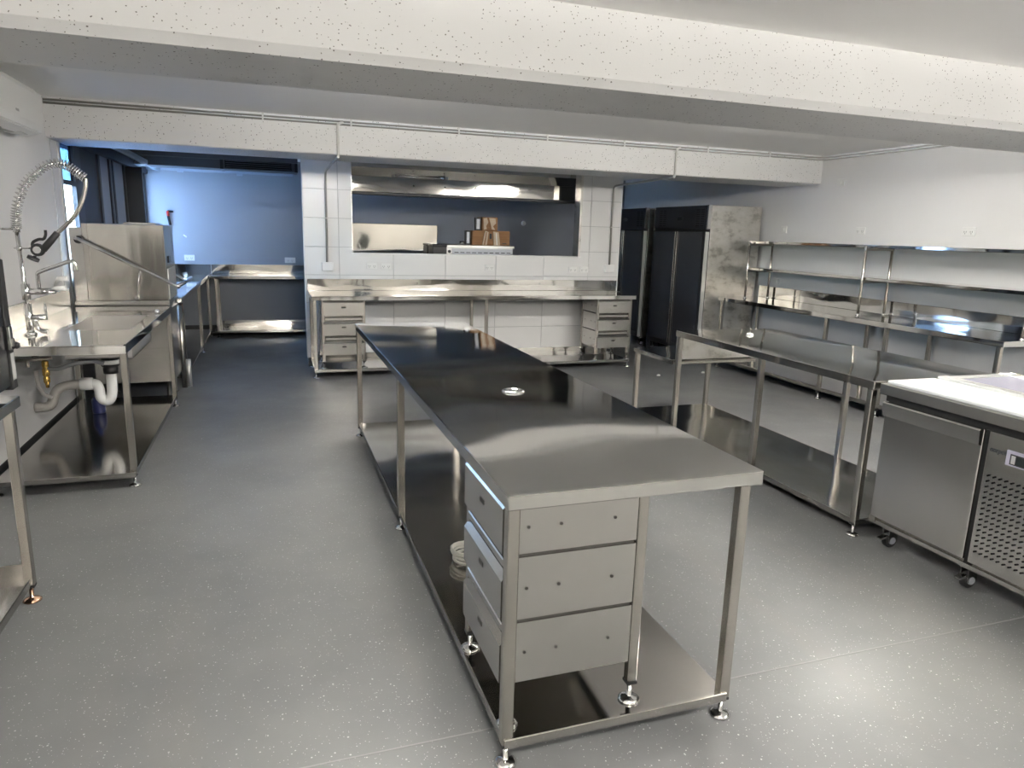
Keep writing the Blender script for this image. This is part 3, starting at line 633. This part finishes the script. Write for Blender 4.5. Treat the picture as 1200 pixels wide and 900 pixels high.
part('pivot', MB().lathe([(0.03, -0.03), (0.034, 0), (0.03, 0.05)], (-1.515, 6.89, 1.465), 12, 'y'), 'black', t)
part('strut', MB().tube([(-1.07, 6.88, 1.225), (-1.113, 6.90, 0.965)], 0.007, 8).lathe([(0.018, -0.02), (0.018, 0.02)], (-1.113, 6.905, 0.975), 10, 'y'), 'chrome', t)
for x in (-1.45, -0.93):
    for y in (7.0, 7.48): part('foot', MB().lathe([(0.03, 0), (0.03, 0.01), (0.015, 0.015), (0.015, 0.2)], (x, y, 0), 12), 'steel_leg', t)
# pipes beside the dishwasher
t = thing('service_pipes', 'vertical water pipes with copper joint beside the dishwasher front', 'pipes', (-0.87, 7.66, 0))
part('waste_pipe', MB().tube([(-0.862, 7.62, 0.0), (-0.862, 7.62, 0.83)], 0.026, 10), 'steel_leg', t)
part('drain_stub', MB().tube([(-0.82, 7.66, 0.0), (-0.82, 7.66, 0.28)], 0.026, 10), 'pale_steel', t)
part('supply_pipe', MB().tube([(-0.86, 7.70, 0.12), (-0.86, 7.70, 0.85)], 0.016, 10), 'black', t)
part('pipe_joint', MB().lathe([(0.02, 0), (0.024, 0.01), (0.024, 0.07), (0.02, 0.08)], (-0.86, 7.70, 0.75), 12), 'copper_and_glint', t)
part('tap_head', B(-0.885, -0.835, 7.72, 7.76, 0.74, 0.80, 0.004), 'black', t)

# ------------------------------------------------------------------ clean bench + alcove bench
t = thing('clean_dish_bench', 'stainless outlet bench from the dishwasher to the alcove back wall', 'bench', (-1.2, 9.6, 0))
part('bench_top', top_mb(-1.60, -0.835, 7.60, 11.55), 'steel_top', t)
part('bench_rim', MB().box(-0.847, -0.835, 7.60, 11.0, 0.9, 0.908, 0.002), 'steel_top', t)
part('splashback', B(-1.6, -0.83, 11.53, 11.552, 0.9, 1.035, 0.003), 'steel_splash', t)
for y in (7.80, 9.72, 11.2): leg(t, -0.86, y, 0.854)
for y in (7.80, 9.72): leg(t, -1.57, y, 0.854)
shelf(t, -1.59, -0.845, 7.78, 11.2)
t = thing('alcove_bench', 'short stainless bench with splashback against the blue-lit alcove wall', 'bench', (-0.05, 11.25, 0))
part('bench_top', top_mb(-0.825, 0.62, 11.0, 11.55), 'steel_top', t)
part('splashback', B(-0.825, 0.62, 11.53, 11.552, 0.9, 1.035, 0.003), 'steel_splash', t)
for x in (-0.74, 0.57): leg(t, x, 11.03, 0.854); leg(t, x, 11.48, 0.854)
shelf(t, -0.80, 0.60, 11.01, 11.5)
part('shelf_upstand', B(-0.80, 0.60, 11.5, 11.512, 0.1, 0.19), 'steel_splash', t)

# ------------------------------------------------------------------ near-left bench with oven
t = thing('corner_bench', 'stainless bench at the left edge holding the black oven', 'bench', (-1.33, 2.6, 0))
part('bench_top', top_mb(-1.64, -1.018, 1.9, 3.38), 'steel_top', t)
leg(t, -1.04, 3.30, 0.854, 0.0, 'copper_and_glint'); leg(t, -1.60, 3.30, 0.854); leg(t, -1.04, 1.94, 0.854); leg(t, -1.60, 1.94, 0.854)  # near foot is steel; its copper tint paints in a warm reflection
shelf(t, -1.62, -1.03, 1.91, 3.34, 0.115, 0.04)
part('shelf_upstand', B(-1.62, -1.06, 3.315, 3.322, 0.115, 0.165), 'steel_shelf', t)
t = thing('black_oven', 'black oven with side latch standing on the bench at the left edge', 'oven', (-1.33, 2.95, 0.9))
part('body', B(-1.62, -1.07, 2.45, 3.365, 0.93, 1.47, 0.008), 'black', t)
d = part('door', B(-1.072, -1.04, 2.47, 3.30, 0.95, 1.45, 0.006), 'black_gloss', t)
part('window', B(-1.041, -1.036, 2.6, 3.16, 1.05, 1.36, 0.002), 'black_glass', d)
part('corner_post', B(-1.075, -1.035, 3.31, 3.367, 0.935, 1.465, 0.004), 'black', t)
part('hinge', MB().box(-1.036, -1.022, 3.30, 3.335, 1.10, 1.20, 0.003).box(-1.024, -1.015, 3.308, 3.327, 1.115, 1.15, 0.002), 'chrome', t)
part('latch_knob', MB().lathe([(0.012, 0), (0.015, 0.02), (0.008, 0.03)], (-1.035, 3.345, 1.115), 10, 'x'), 'black', t)
part('rating_plate', B(-1.0355, -1.0335, 3.318, 3.355, 0.975, 1.085), 'label_grey', t)
for x in (-1.56, -1.11):
    for y in (2.52, 3.30): part('foot', MB().lathe([(0.02, 0), (0.018, 0.032)], (x, y, 0.9), 10), 'chrome', t)

t.location.x += 0.016; t.location.y += 0.016
# ------------------------------------------------------------------ air conditioner
t = thing('air_conditioner', 'white wall-mounted air conditioner high on the left wall', 'air conditioner', (-1.55, 5.4, 2.2))
part('casing', MB().prism([(XL + 0.002, 2.21), (-1.53, 2.19), (-1.46, 2.215), (-1.452, 2.26), (-1.455, 2.45), (-1.48, 2.492), (XL + 0.002, 2.492)], 'y', 4.95, 5.925), 'ac_white', t)
part('louver', MB().prism([(-1.535, 2.176), (-1.468, 2.203), (-1.470, 2.209), (-1.535, 2.184)], 'y', 5.0, 5.88), 'white_plastic', t)
part('air_slot', B(-1.61, -1.545, 4.97, 5.45, 2.184, 2.2), 'dark_gap', t)
part('vane', B(-1.60, -1.50, 5.62, 5.75, 2.176, 2.182), 'aluminium', t)
part('indicator', B(-1.4545, -1.4515, 5.38, 5.44, 2.285, 2.30), 'label_grey', t)

# ------------------------------------------------------------------ conduits
yc = 6.782
t = thing('beam_conduit', 'twin grey conduit running along the top of the far beam and right wall', 'conduit', (2.2, yc, 2.5))
for z in (2.555, 2.53): part('tube', MB().tube([(XL + 0.01, yc, z), (5.97, yc, z), (6.035, yc - 0.06, z), (6.035, 3.72, z)], 0.009, 8), 'conduit_grey', t)
sd = MB().box(-0.008, 0.008, -0.011, 0.008, -0.05, 0.012).mesh('saddle', 'conduit')
for x in (0.0, 0.75, 1.75, 2.65, 3.5, 4.5, 5.3): pc('saddle', sd, t, (x, yc, 2.57))
def drop(x, y_, pts, bx, bz, label):
    t = thing('drop_conduit', label, 'conduit', (bx, 8.5, bz), 'drop conduits')
    part('tube', MB().tube(smooth(pts[:5], 4), 0.013, 10), 'conduit', t)
    part('lower_tube', MB().tube(pts[5:], 0.013, 10), 'conduit_grey', t)
    part('switch_box', B(bx - 0.065, bx + 0.065, 8.505, 8.549, bz - 0.05, bz + 0.05, 0.005), 'white_plastic', t)
    part('clamp', B(bx - 0.02, bx + 0.02, 8.515, 8.549, 1.72, 1.735), 'conduit', t)
drop(0.6, 0, [(0.68, yc, 2.545), (0.64, 6.772, 2.53), (0.63, 6.768, 2.48), (0.63, 6.768, 2.30), (0.63, 6.775, 2.26), (0.63, 6.775, 2.25), (0.63, 7.45, 2.245), (0.64, 8.45, 2.24), (0.645, 8.525, 2.22), (0.645, 8.533, 2.15), (0.64, 8.533, 1.22)], 0.64, 1.178, 'grey conduit dropping from the far beam to a switch box left of the hatch')
drop(4.1, 0, [(4.16, yc, 2.545), (4.12, 6.772, 2.53), (4.11, 6.768, 2.48), (4.11, 6.768, 2.30), (4.11, 6.775, 2.26), (4.11, 6.775, 2.25), (4.13, 7.0, 2.25), (4.27, 8.45, 2.25), (4.285, 8.525, 2.23), (4.285, 8.533, 2.15), (4.285, 8.533, 1.22)], 4.285, 1.19, 'grey conduit dropping from the far beam to a switch box right of the hatch')

# ------------------------------------------------------------------ sockets
def socket(p, axis, label, w=0.12, h=0.075, double=True, group='power sockets'):
    x, y, z = p
    t = thing('power_socket', label, 'socket', p, group)
    def bx(a0, a1, d0, d1, c0, c1, bev=0):
        if axis == 'y': return B(x + a0, x + a1, y - d1, y - d0, z + c0, z + c1, bev)
        return B(x - d1, x - d0, y + a0, y + a1, z + c0, z + c1, bev)
    part('plate', bx(-w / 2, w / 2, 0.0, 0.012, -h / 2, h / 2, 0.002), 'white_plastic', t)
    if double:
        for s in (-0.03, 0.03):
            part('outlet', bx(s - 0.02, s + 0.02, 0.012, 0.0145, -0.026, 0.012), 'white_plastic', t)
            part('pin_slots', MB_merge([bx(s - 0.012, s - 0.008, 0.0145, 0.0152, -0.008, 0.004), bx(s + 0.008, s + 0.012, 0.0145, 0.0152, -0.008, 0.004), bx(s - 0.002, s + 0.002, 0.0145, 0.0152, -0.022, -0.012)]), 'slot_dark', t)
            part('rocker', bx(s - 0.008, s + 0.008, 0.012, 0.0165, 0.017, 0.030), 'white_plastic', t)
    else:
        part('rocker', bx(-0.012, 0.012, 0.012, 0.0165, -0.015, 0.015), 'white_plastic', t)
def MB_merge(l):
    r = l[0]
    for q in l[1:]:
        me = bpy.data.meshes.new('t'); q.bm.to_mesh(me); q.bm.free(); r.bm.from_mesh(me); bpy.data.meshes.remove(me)
    return r
for x, z, lb in ((1.155, 1.19, 'white double socket, left one of the pair under the hatch left corner'), (1.325, 1.188, 'white double socket, right one of the pair under the hatch left corner'),
                 (2.62, 1.186, 'single white double socket under the middle of the hatch'), (3.762, 1.172, 'white double socket, left one of the pair under the hatch right corner'), (3.922, 1.172, 'white double socket, right one of the pair under the hatch right corner')):
    socket((x, 8.549, z), 'y', lb)
socket((XR, 6.474, 2.27), 'x', 'white blank plate highest on the right wall near the beam', 0.11, 0.075, False)
socket((XR, 7.323, 1.754), 'x', 'white switch plate on the right wall just beside the fridge', 0.10, 0.08, False)
socket((XR, 6.105, 1.745), 'x', 'white double socket above the far half of the overshelf')
socket((XR, 4.843, 1.748), 'x', 'white double socket above the near half of the overshelf', 0.13, 0.08)
socket((XR, 7.362, 1.115), 'x', 'white socket on the right wall low between bench and overshelf', 0.11, 0.08, False)
socket((-1.124, YB, 1.122), 'y', 'white double socket on the alcove wall behind the dishwasher', 0.14, 0.085)
socket((0.309, YB, 1.105), 'y', 'white double socket at the right end of the alcove wall', 0.16, 0.085)
# pipe stub with red tap on alcove wall
t = thing('pipe_stub', 'black pipe stub with red cap on the alcove wall above the dishwasher', 'pipe', (-1.367, 11.58, 1.6))
part('pipe', MB().tube([(-1.345, 11.57, 1.55), (-1.367, 11.57, 1.72)], 0.018, 8), 'black', t); part('cap', MB().tube([(-1.367, 11.57, 1.72), (-1.37, 11.57, 1.79)], 0.02, 8), 'red', t)
part('elbow', MB().tube([(-1.37, 11.57, 1.79), (-1.30, 11.59, 1.785)], 0.014, 8), 'black', t)
solo('pipe_spigot', MB().tube([(-1.18, 11.599, 1.45), (-1.13, 11.40, 1.43)], 0.012, 8), 'conduit', 'short pale pipe spigot sticking out of the alcove wall', 'pipe')

# ------------------------------------------------------------------ alcove ceiling services
t = thing('ceiling_duct', 'dark duct crossing the alcove ceiling with a grille at its right', 'duct', (-0.6, 10.6, 2.4))
part('duct_box', B(-1.58, 0.40, 10.4, 10.8, 2.345, 2.50, 0.005), 'duct', t)
gr = part('grille', B(-0.50, 0.34, 10.385, 10.4, 2.36, 2.49), 'dark_gap', t)
for k in range(5): part('slat', MB().prism([(10.372, 2.366 + k * 0.025), (10.386, 2.374 + k * 0.025), (10.386, 2.378 + k * 0.025), (10.372, 2.370 + k * 0.025)], 'x', -0.49, 0.33), 'duct', gr)
part('bracket', B(-0.56, -0.52, 10.37, 10.82, 2.34, 2.58), 'dark_frame', t); part('bracket', B(0.38, 0.42, 10.37, 10.82, 2.34, 2.58), 'dark_frame', t)
solo('ceiling_rail', MB().prism([(-1.50, 2.36), (-1.44, 2.34), (-1.42, 2.36), (-1.42, 2.40), (-1.50, 2.42)], 'y', 7.5, 11.55), 'curtain', 'pale rail under the alcove ceiling along the dark folding doors', 'rail')
solo('ceiling_lining', B(-1.58, 0.39, 9.6, 9.66, 2.40, 2.58), 'duct', 'dark lining strip across the alcove ceiling in front of the duct', 'beam')
solo('wall_rail', MB().box(-1.60, 0.39, 11.50, 11.55, 2.36, 2.40).box(-1.2, -1.12, 11.48, 11.52, 2.34, 2.38).box(-0.4, -0.32, 11.48, 11.52, 2.33, 2.37), 'curtain', 'pale rail along the top of the alcove back wall', 'rail')

# ------------------------------------------------------------------ behind the hatch
t = thing('exhaust_hood', 'stainless exhaust hood hanging behind the servery hatch', 'hood', (2.4, 9.5, 2.03))
part('canopy', MB().prism([(8.73, 2.335), (9.0, 2.25), (9.0, 2.58), (8.73, 2.58)], 'x', 0.90, 4.05), 'steel_splash', t)
part('front_panel', B(0.90, 3.98, 9.0, 9.04, 2.065, 2.25, 0.003), 'steel_mirror', t)
part('drip_channel', B(0.90, 3.98, 8.97, 9.12, 2.03, 2.065, 0.004), 'black', t)
part('hood_box', B(0.90, 3.98, 9.04, 10.0, 2.07, 2.58), 'steel_front', t)
lf = part('lamp_bracket', MB().tube([(1.48, 8.93, 2.262), (2.15, 8.93, 2.258)], 0.012, 8).box(1.46, 1.50, 8.91, 8.96, 2.25, 2.29).box(2.13, 2.17, 8.91, 8.96, 2.25, 2.29), 'chrome', t)
for x in (1.75, 2.15, 2.55): part('bolt', MB().lathe([(0.012, 0), (0.010, -0.006)], (x, 9.0, 2.16), 8, 'y'), 'slot_dark', t)
solo('steel_cabinet', B(1.0, 2.13, 9.33, 9.85, 0.0, 1.69, 0.006), 'steel_mirror', 'tall mirror-finish stainless cabinet behind the left of the hatch', 'cabinet')
t = thing('deep_fryer', 'black fryer beside the mirror-finish cabinet behind the hatch', 'fryer', (2.09, 9.15, 0))
part('body', B(2.0, 2.185, 9.03, 9.31, 0.1, 1.42, 0.005), 'black', t); part('lid', B(1.995, 2.188, 9.02, 9.312, 1.42, 1.452, 0.004), 'black_gloss', t)
for x in (2.03, 2.155):
    for y in (9.07, 9.27): part('foot', B(x - 0.015, x + 0.015, y - 0.015, y + 0.015, 0, 0.1), 'steel_leg', t)
t = thing('grill_station', 'pale steel grill station with slotted front behind the hatch', 'grill', (2.65, 9.4, 0))
part('body', B(2.20, 3.11, 9.09, 9.80, 0.1, 1.41, 0.004), 'pale_steel', t); part('top', B(2.19, 3.12, 9.05, 9.82, 1.41, 1.442, 0.003), 'pale_steel', t)
fp = part('slotted_panel', B(2.27, 3.10, 9.075, 9.092, 1.25, 1.40), 'grille_grey', t)
for k in range(10): part('slot', B(2.30 + k * 0.08, 2.355 + k * 0.08, 9.072, 9.076, 1.345, 1.355), 'slot_dark', fp)
part('knob', MB().lathe([(0.02, 0), (0.018, -0.02)], (2.235, 9.09, 1.36), 12, 'y'), 'black', t)
for x in (2.25, 3.06):
    for y in (9.15, 9.75): part('foot', MB().lathe([(0.02, 0), (0.02, 0.1)], (x, y, 0), 10), 'steel_leg', t)
def carton(x0, x1, y0, y1, z0, z1, label):
    t = thing('carton', label, 'box', ((x0 + x1) / 2, (y0 + y1) / 2, z0), 'brown cartons behind the hatch')
    part('box_walls', B(x0, x1, y0, y1, z0, z1, 0.003), 'cardboard', t)
    part('top_flap', MB().box(x0 + 0.002, (x0 + x1) / 2 - 0.002, y0 + 0.002, y1 - 0.002, z1, z1 + 0.004).box((x0 + x1) / 2 + 0.002, x1 - 0.002, y0 + 0.002, y1 - 0.002, z1, z1 + 0.004), 'cardboard', t)
    return t
c1 = carton(2.63, 3.17, 9.40, 9.75, 1.442, 1.634, 'wide brown carton lying on the grill station')
part('print_bar', B(3.06, 3.12, 9.398, 9.4, 1.465, 1.475), 'ink', c1)
c2 = carton(2.775, 2.995, 9.42, 9.70, 1.638, 1.815, 'small brown taped carton on top of the wide carton')
part('tape', MB().prism([(2.79, 1.80), (2.84, 1.81), (2.86, 1.75), (2.83, 1.70), (2.84, 1.66), (2.80, 1.65)], 'y', 9.416, 9.42), 'clear_tape', c2)
part('tape', MB().prism([(2.87, 1.808), (2.96, 1.805), (2.97, 1.74), (2.93, 1.70), (2.96, 1.65), (2.91, 1.66), (2.89, 1.74)], 'y', 9.416, 9.42), 'clear_tape', c2)
t = thing('wrapped_roll', 'left clear-wrapped roll leaning on the wide carton', 'roll', (2.80, 9.37, 1.442), 'wrapped rolls')
part('roll', MB().prism([(2.765, 1.444), (2.83, 1.444), (2.85, 1.62), (2.805, 1.64)], 'y', 9.362, 9.395), 'clear_tape', t); part('strip', MB().prism([(2.785, 1.45), (2.80, 1.45), (2.825, 1.62), (2.815, 1.62)], 'y', 9.358, 9.363), 'cardboard', t)
t = thing('wrapped_roll', 'right clear-wrapped roll leaning on the wide carton', 'roll', (2.97, 9.37, 1.442), 'wrapped rolls')
part('roll', MB().prism([(2.93, 1.444), (3.02, 1.444), (2.995, 1.62), (2.92, 1.63)], 'y', 9.362, 9.395), 'clear_tape', t); part('strip', MB().prism([(2.965, 1.45), (2.98, 1.45), (2.965, 1.61), (2.953, 1.61)], 'y', 9.358, 9.363), 'label_white', t)
part('dark_tag', B(2.875, 2.905, 9.394, 9.4, 1.53, 1.60), 'black', c1)
def picture(x0, x1, z0, z1, y, label):
    t = thing('framed_box', label, 'box', ((x0 + x1) / 2, y, z0))
    part('frame', B(x0, x1, y, y + 0.05, z0, z1, 0.003), 'black', t); part('face', B(x0 + 0.018, x1 - 0.018, y - 0.002, y, z0 + 0.02, z1 - 0.02), 'grille_grey', t)
picture(2.685, 2.765, 1.638, 1.81, 9.45, 'narrow black-edged box on the wide carton left of the taped carton')
picture(2.548, 2.622, 1.442, 1.635, 9.45, 'narrow black-edged box standing left of the wide carton')
solo('steel_cup', MB().lathe([(0.03, 0), (0.036, 0.05), (0.034, 0.05), (0.028, 0.006)], (2.49, 9.42, 1.442), 14), 'chrome', 'small steel cup on the grill station left of the black-edged box', 'cup')
solo('wall_fitting', MB().lathe([(0.04, 0), (0.035, -0.03), (0.015, -0.05)], (4.15, YB, 1.78), 12, 'y'), 'conduit', 'small round fitting on the dim wall seen through the hatch', 'fitting')
# greenery outside the window behind the camera
for k in range(3):
    mb = MB(); x = 1.6 + k * 0.8
    for q in range(60):
        a, b_ = random.uniform(0, 2 * PI), random.uniform(0, 1); r_ = 0.35 * math.sqrt(random.random())
        p = Vector((x + r_ * math.cos(a), YN - 1.6 + r_ * math.sin(a), 0.3 + 1.2 * b_)); d_ = Vector((random.uniform(-1, 1), random.uniform(-1, 1), random.uniform(-0.3, 1))).normalized() * 0.16; e_ = d_.orthogonal().normalized() * 0.04
        vs_ = [mb.bm.verts.new(v) for v in (p - d_, p + e_, p + d_, p - e_)]; mb.bm.faces.new(vs_)
    mb.tube([(x, YN - 1.6, -0.02), (x, YN - 1.6, 1.3)], 0.02, 6)
    solo('shrub', mb, 'leaf', 'green shrub outside the rear window, ' + ('left of the frame', 'below its mullion', 'right of the frame')[k], 'plant', 'shrubs outside the window')

# scraps on the floor and on the prep bench
def scrap(p, label):
    mb = MB(); n_ = 7; z = p[2]
    top = [mb.bm.verts.new((p[0] + random.uniform(0.015, 0.035) * math.cos(2 * PI * k / n_), p[1] + random.uniform(0.015, 0.03) * math.sin(2 * PI * k / n_), z + random.uniform(0.004, 0.016))) for k in range(n_)]
    c = mb.bm.verts.new((p[0], p[1], z + 0.02)); b0 = [mb.bm.verts.new((v.co.x, v.co.y, z)) for v in top]
    for k in range(n_):
        q = (k + 1) % n_; mb.bm.faces.new((top[k], top[q], c)); mb.bm.faces.new((b0[k], b0[q], top[q], top[k]))
    mb.bm.faces.new(b0[::-1])
    solo('paper_scrap', mb, 'label_white', label, 'scrap', 'white paper scraps')
scrap((4.35, 7.20, 0), 'small white paper scrap on the floor beyond the low prep section')
scrap((5.00, 7.25, 0), 'small white paper scrap on the floor in front of the fridge doors')
scrap((3.50, 4.50, 0.9), 'small white paper scrap on the far end of the stepped prep bench top')
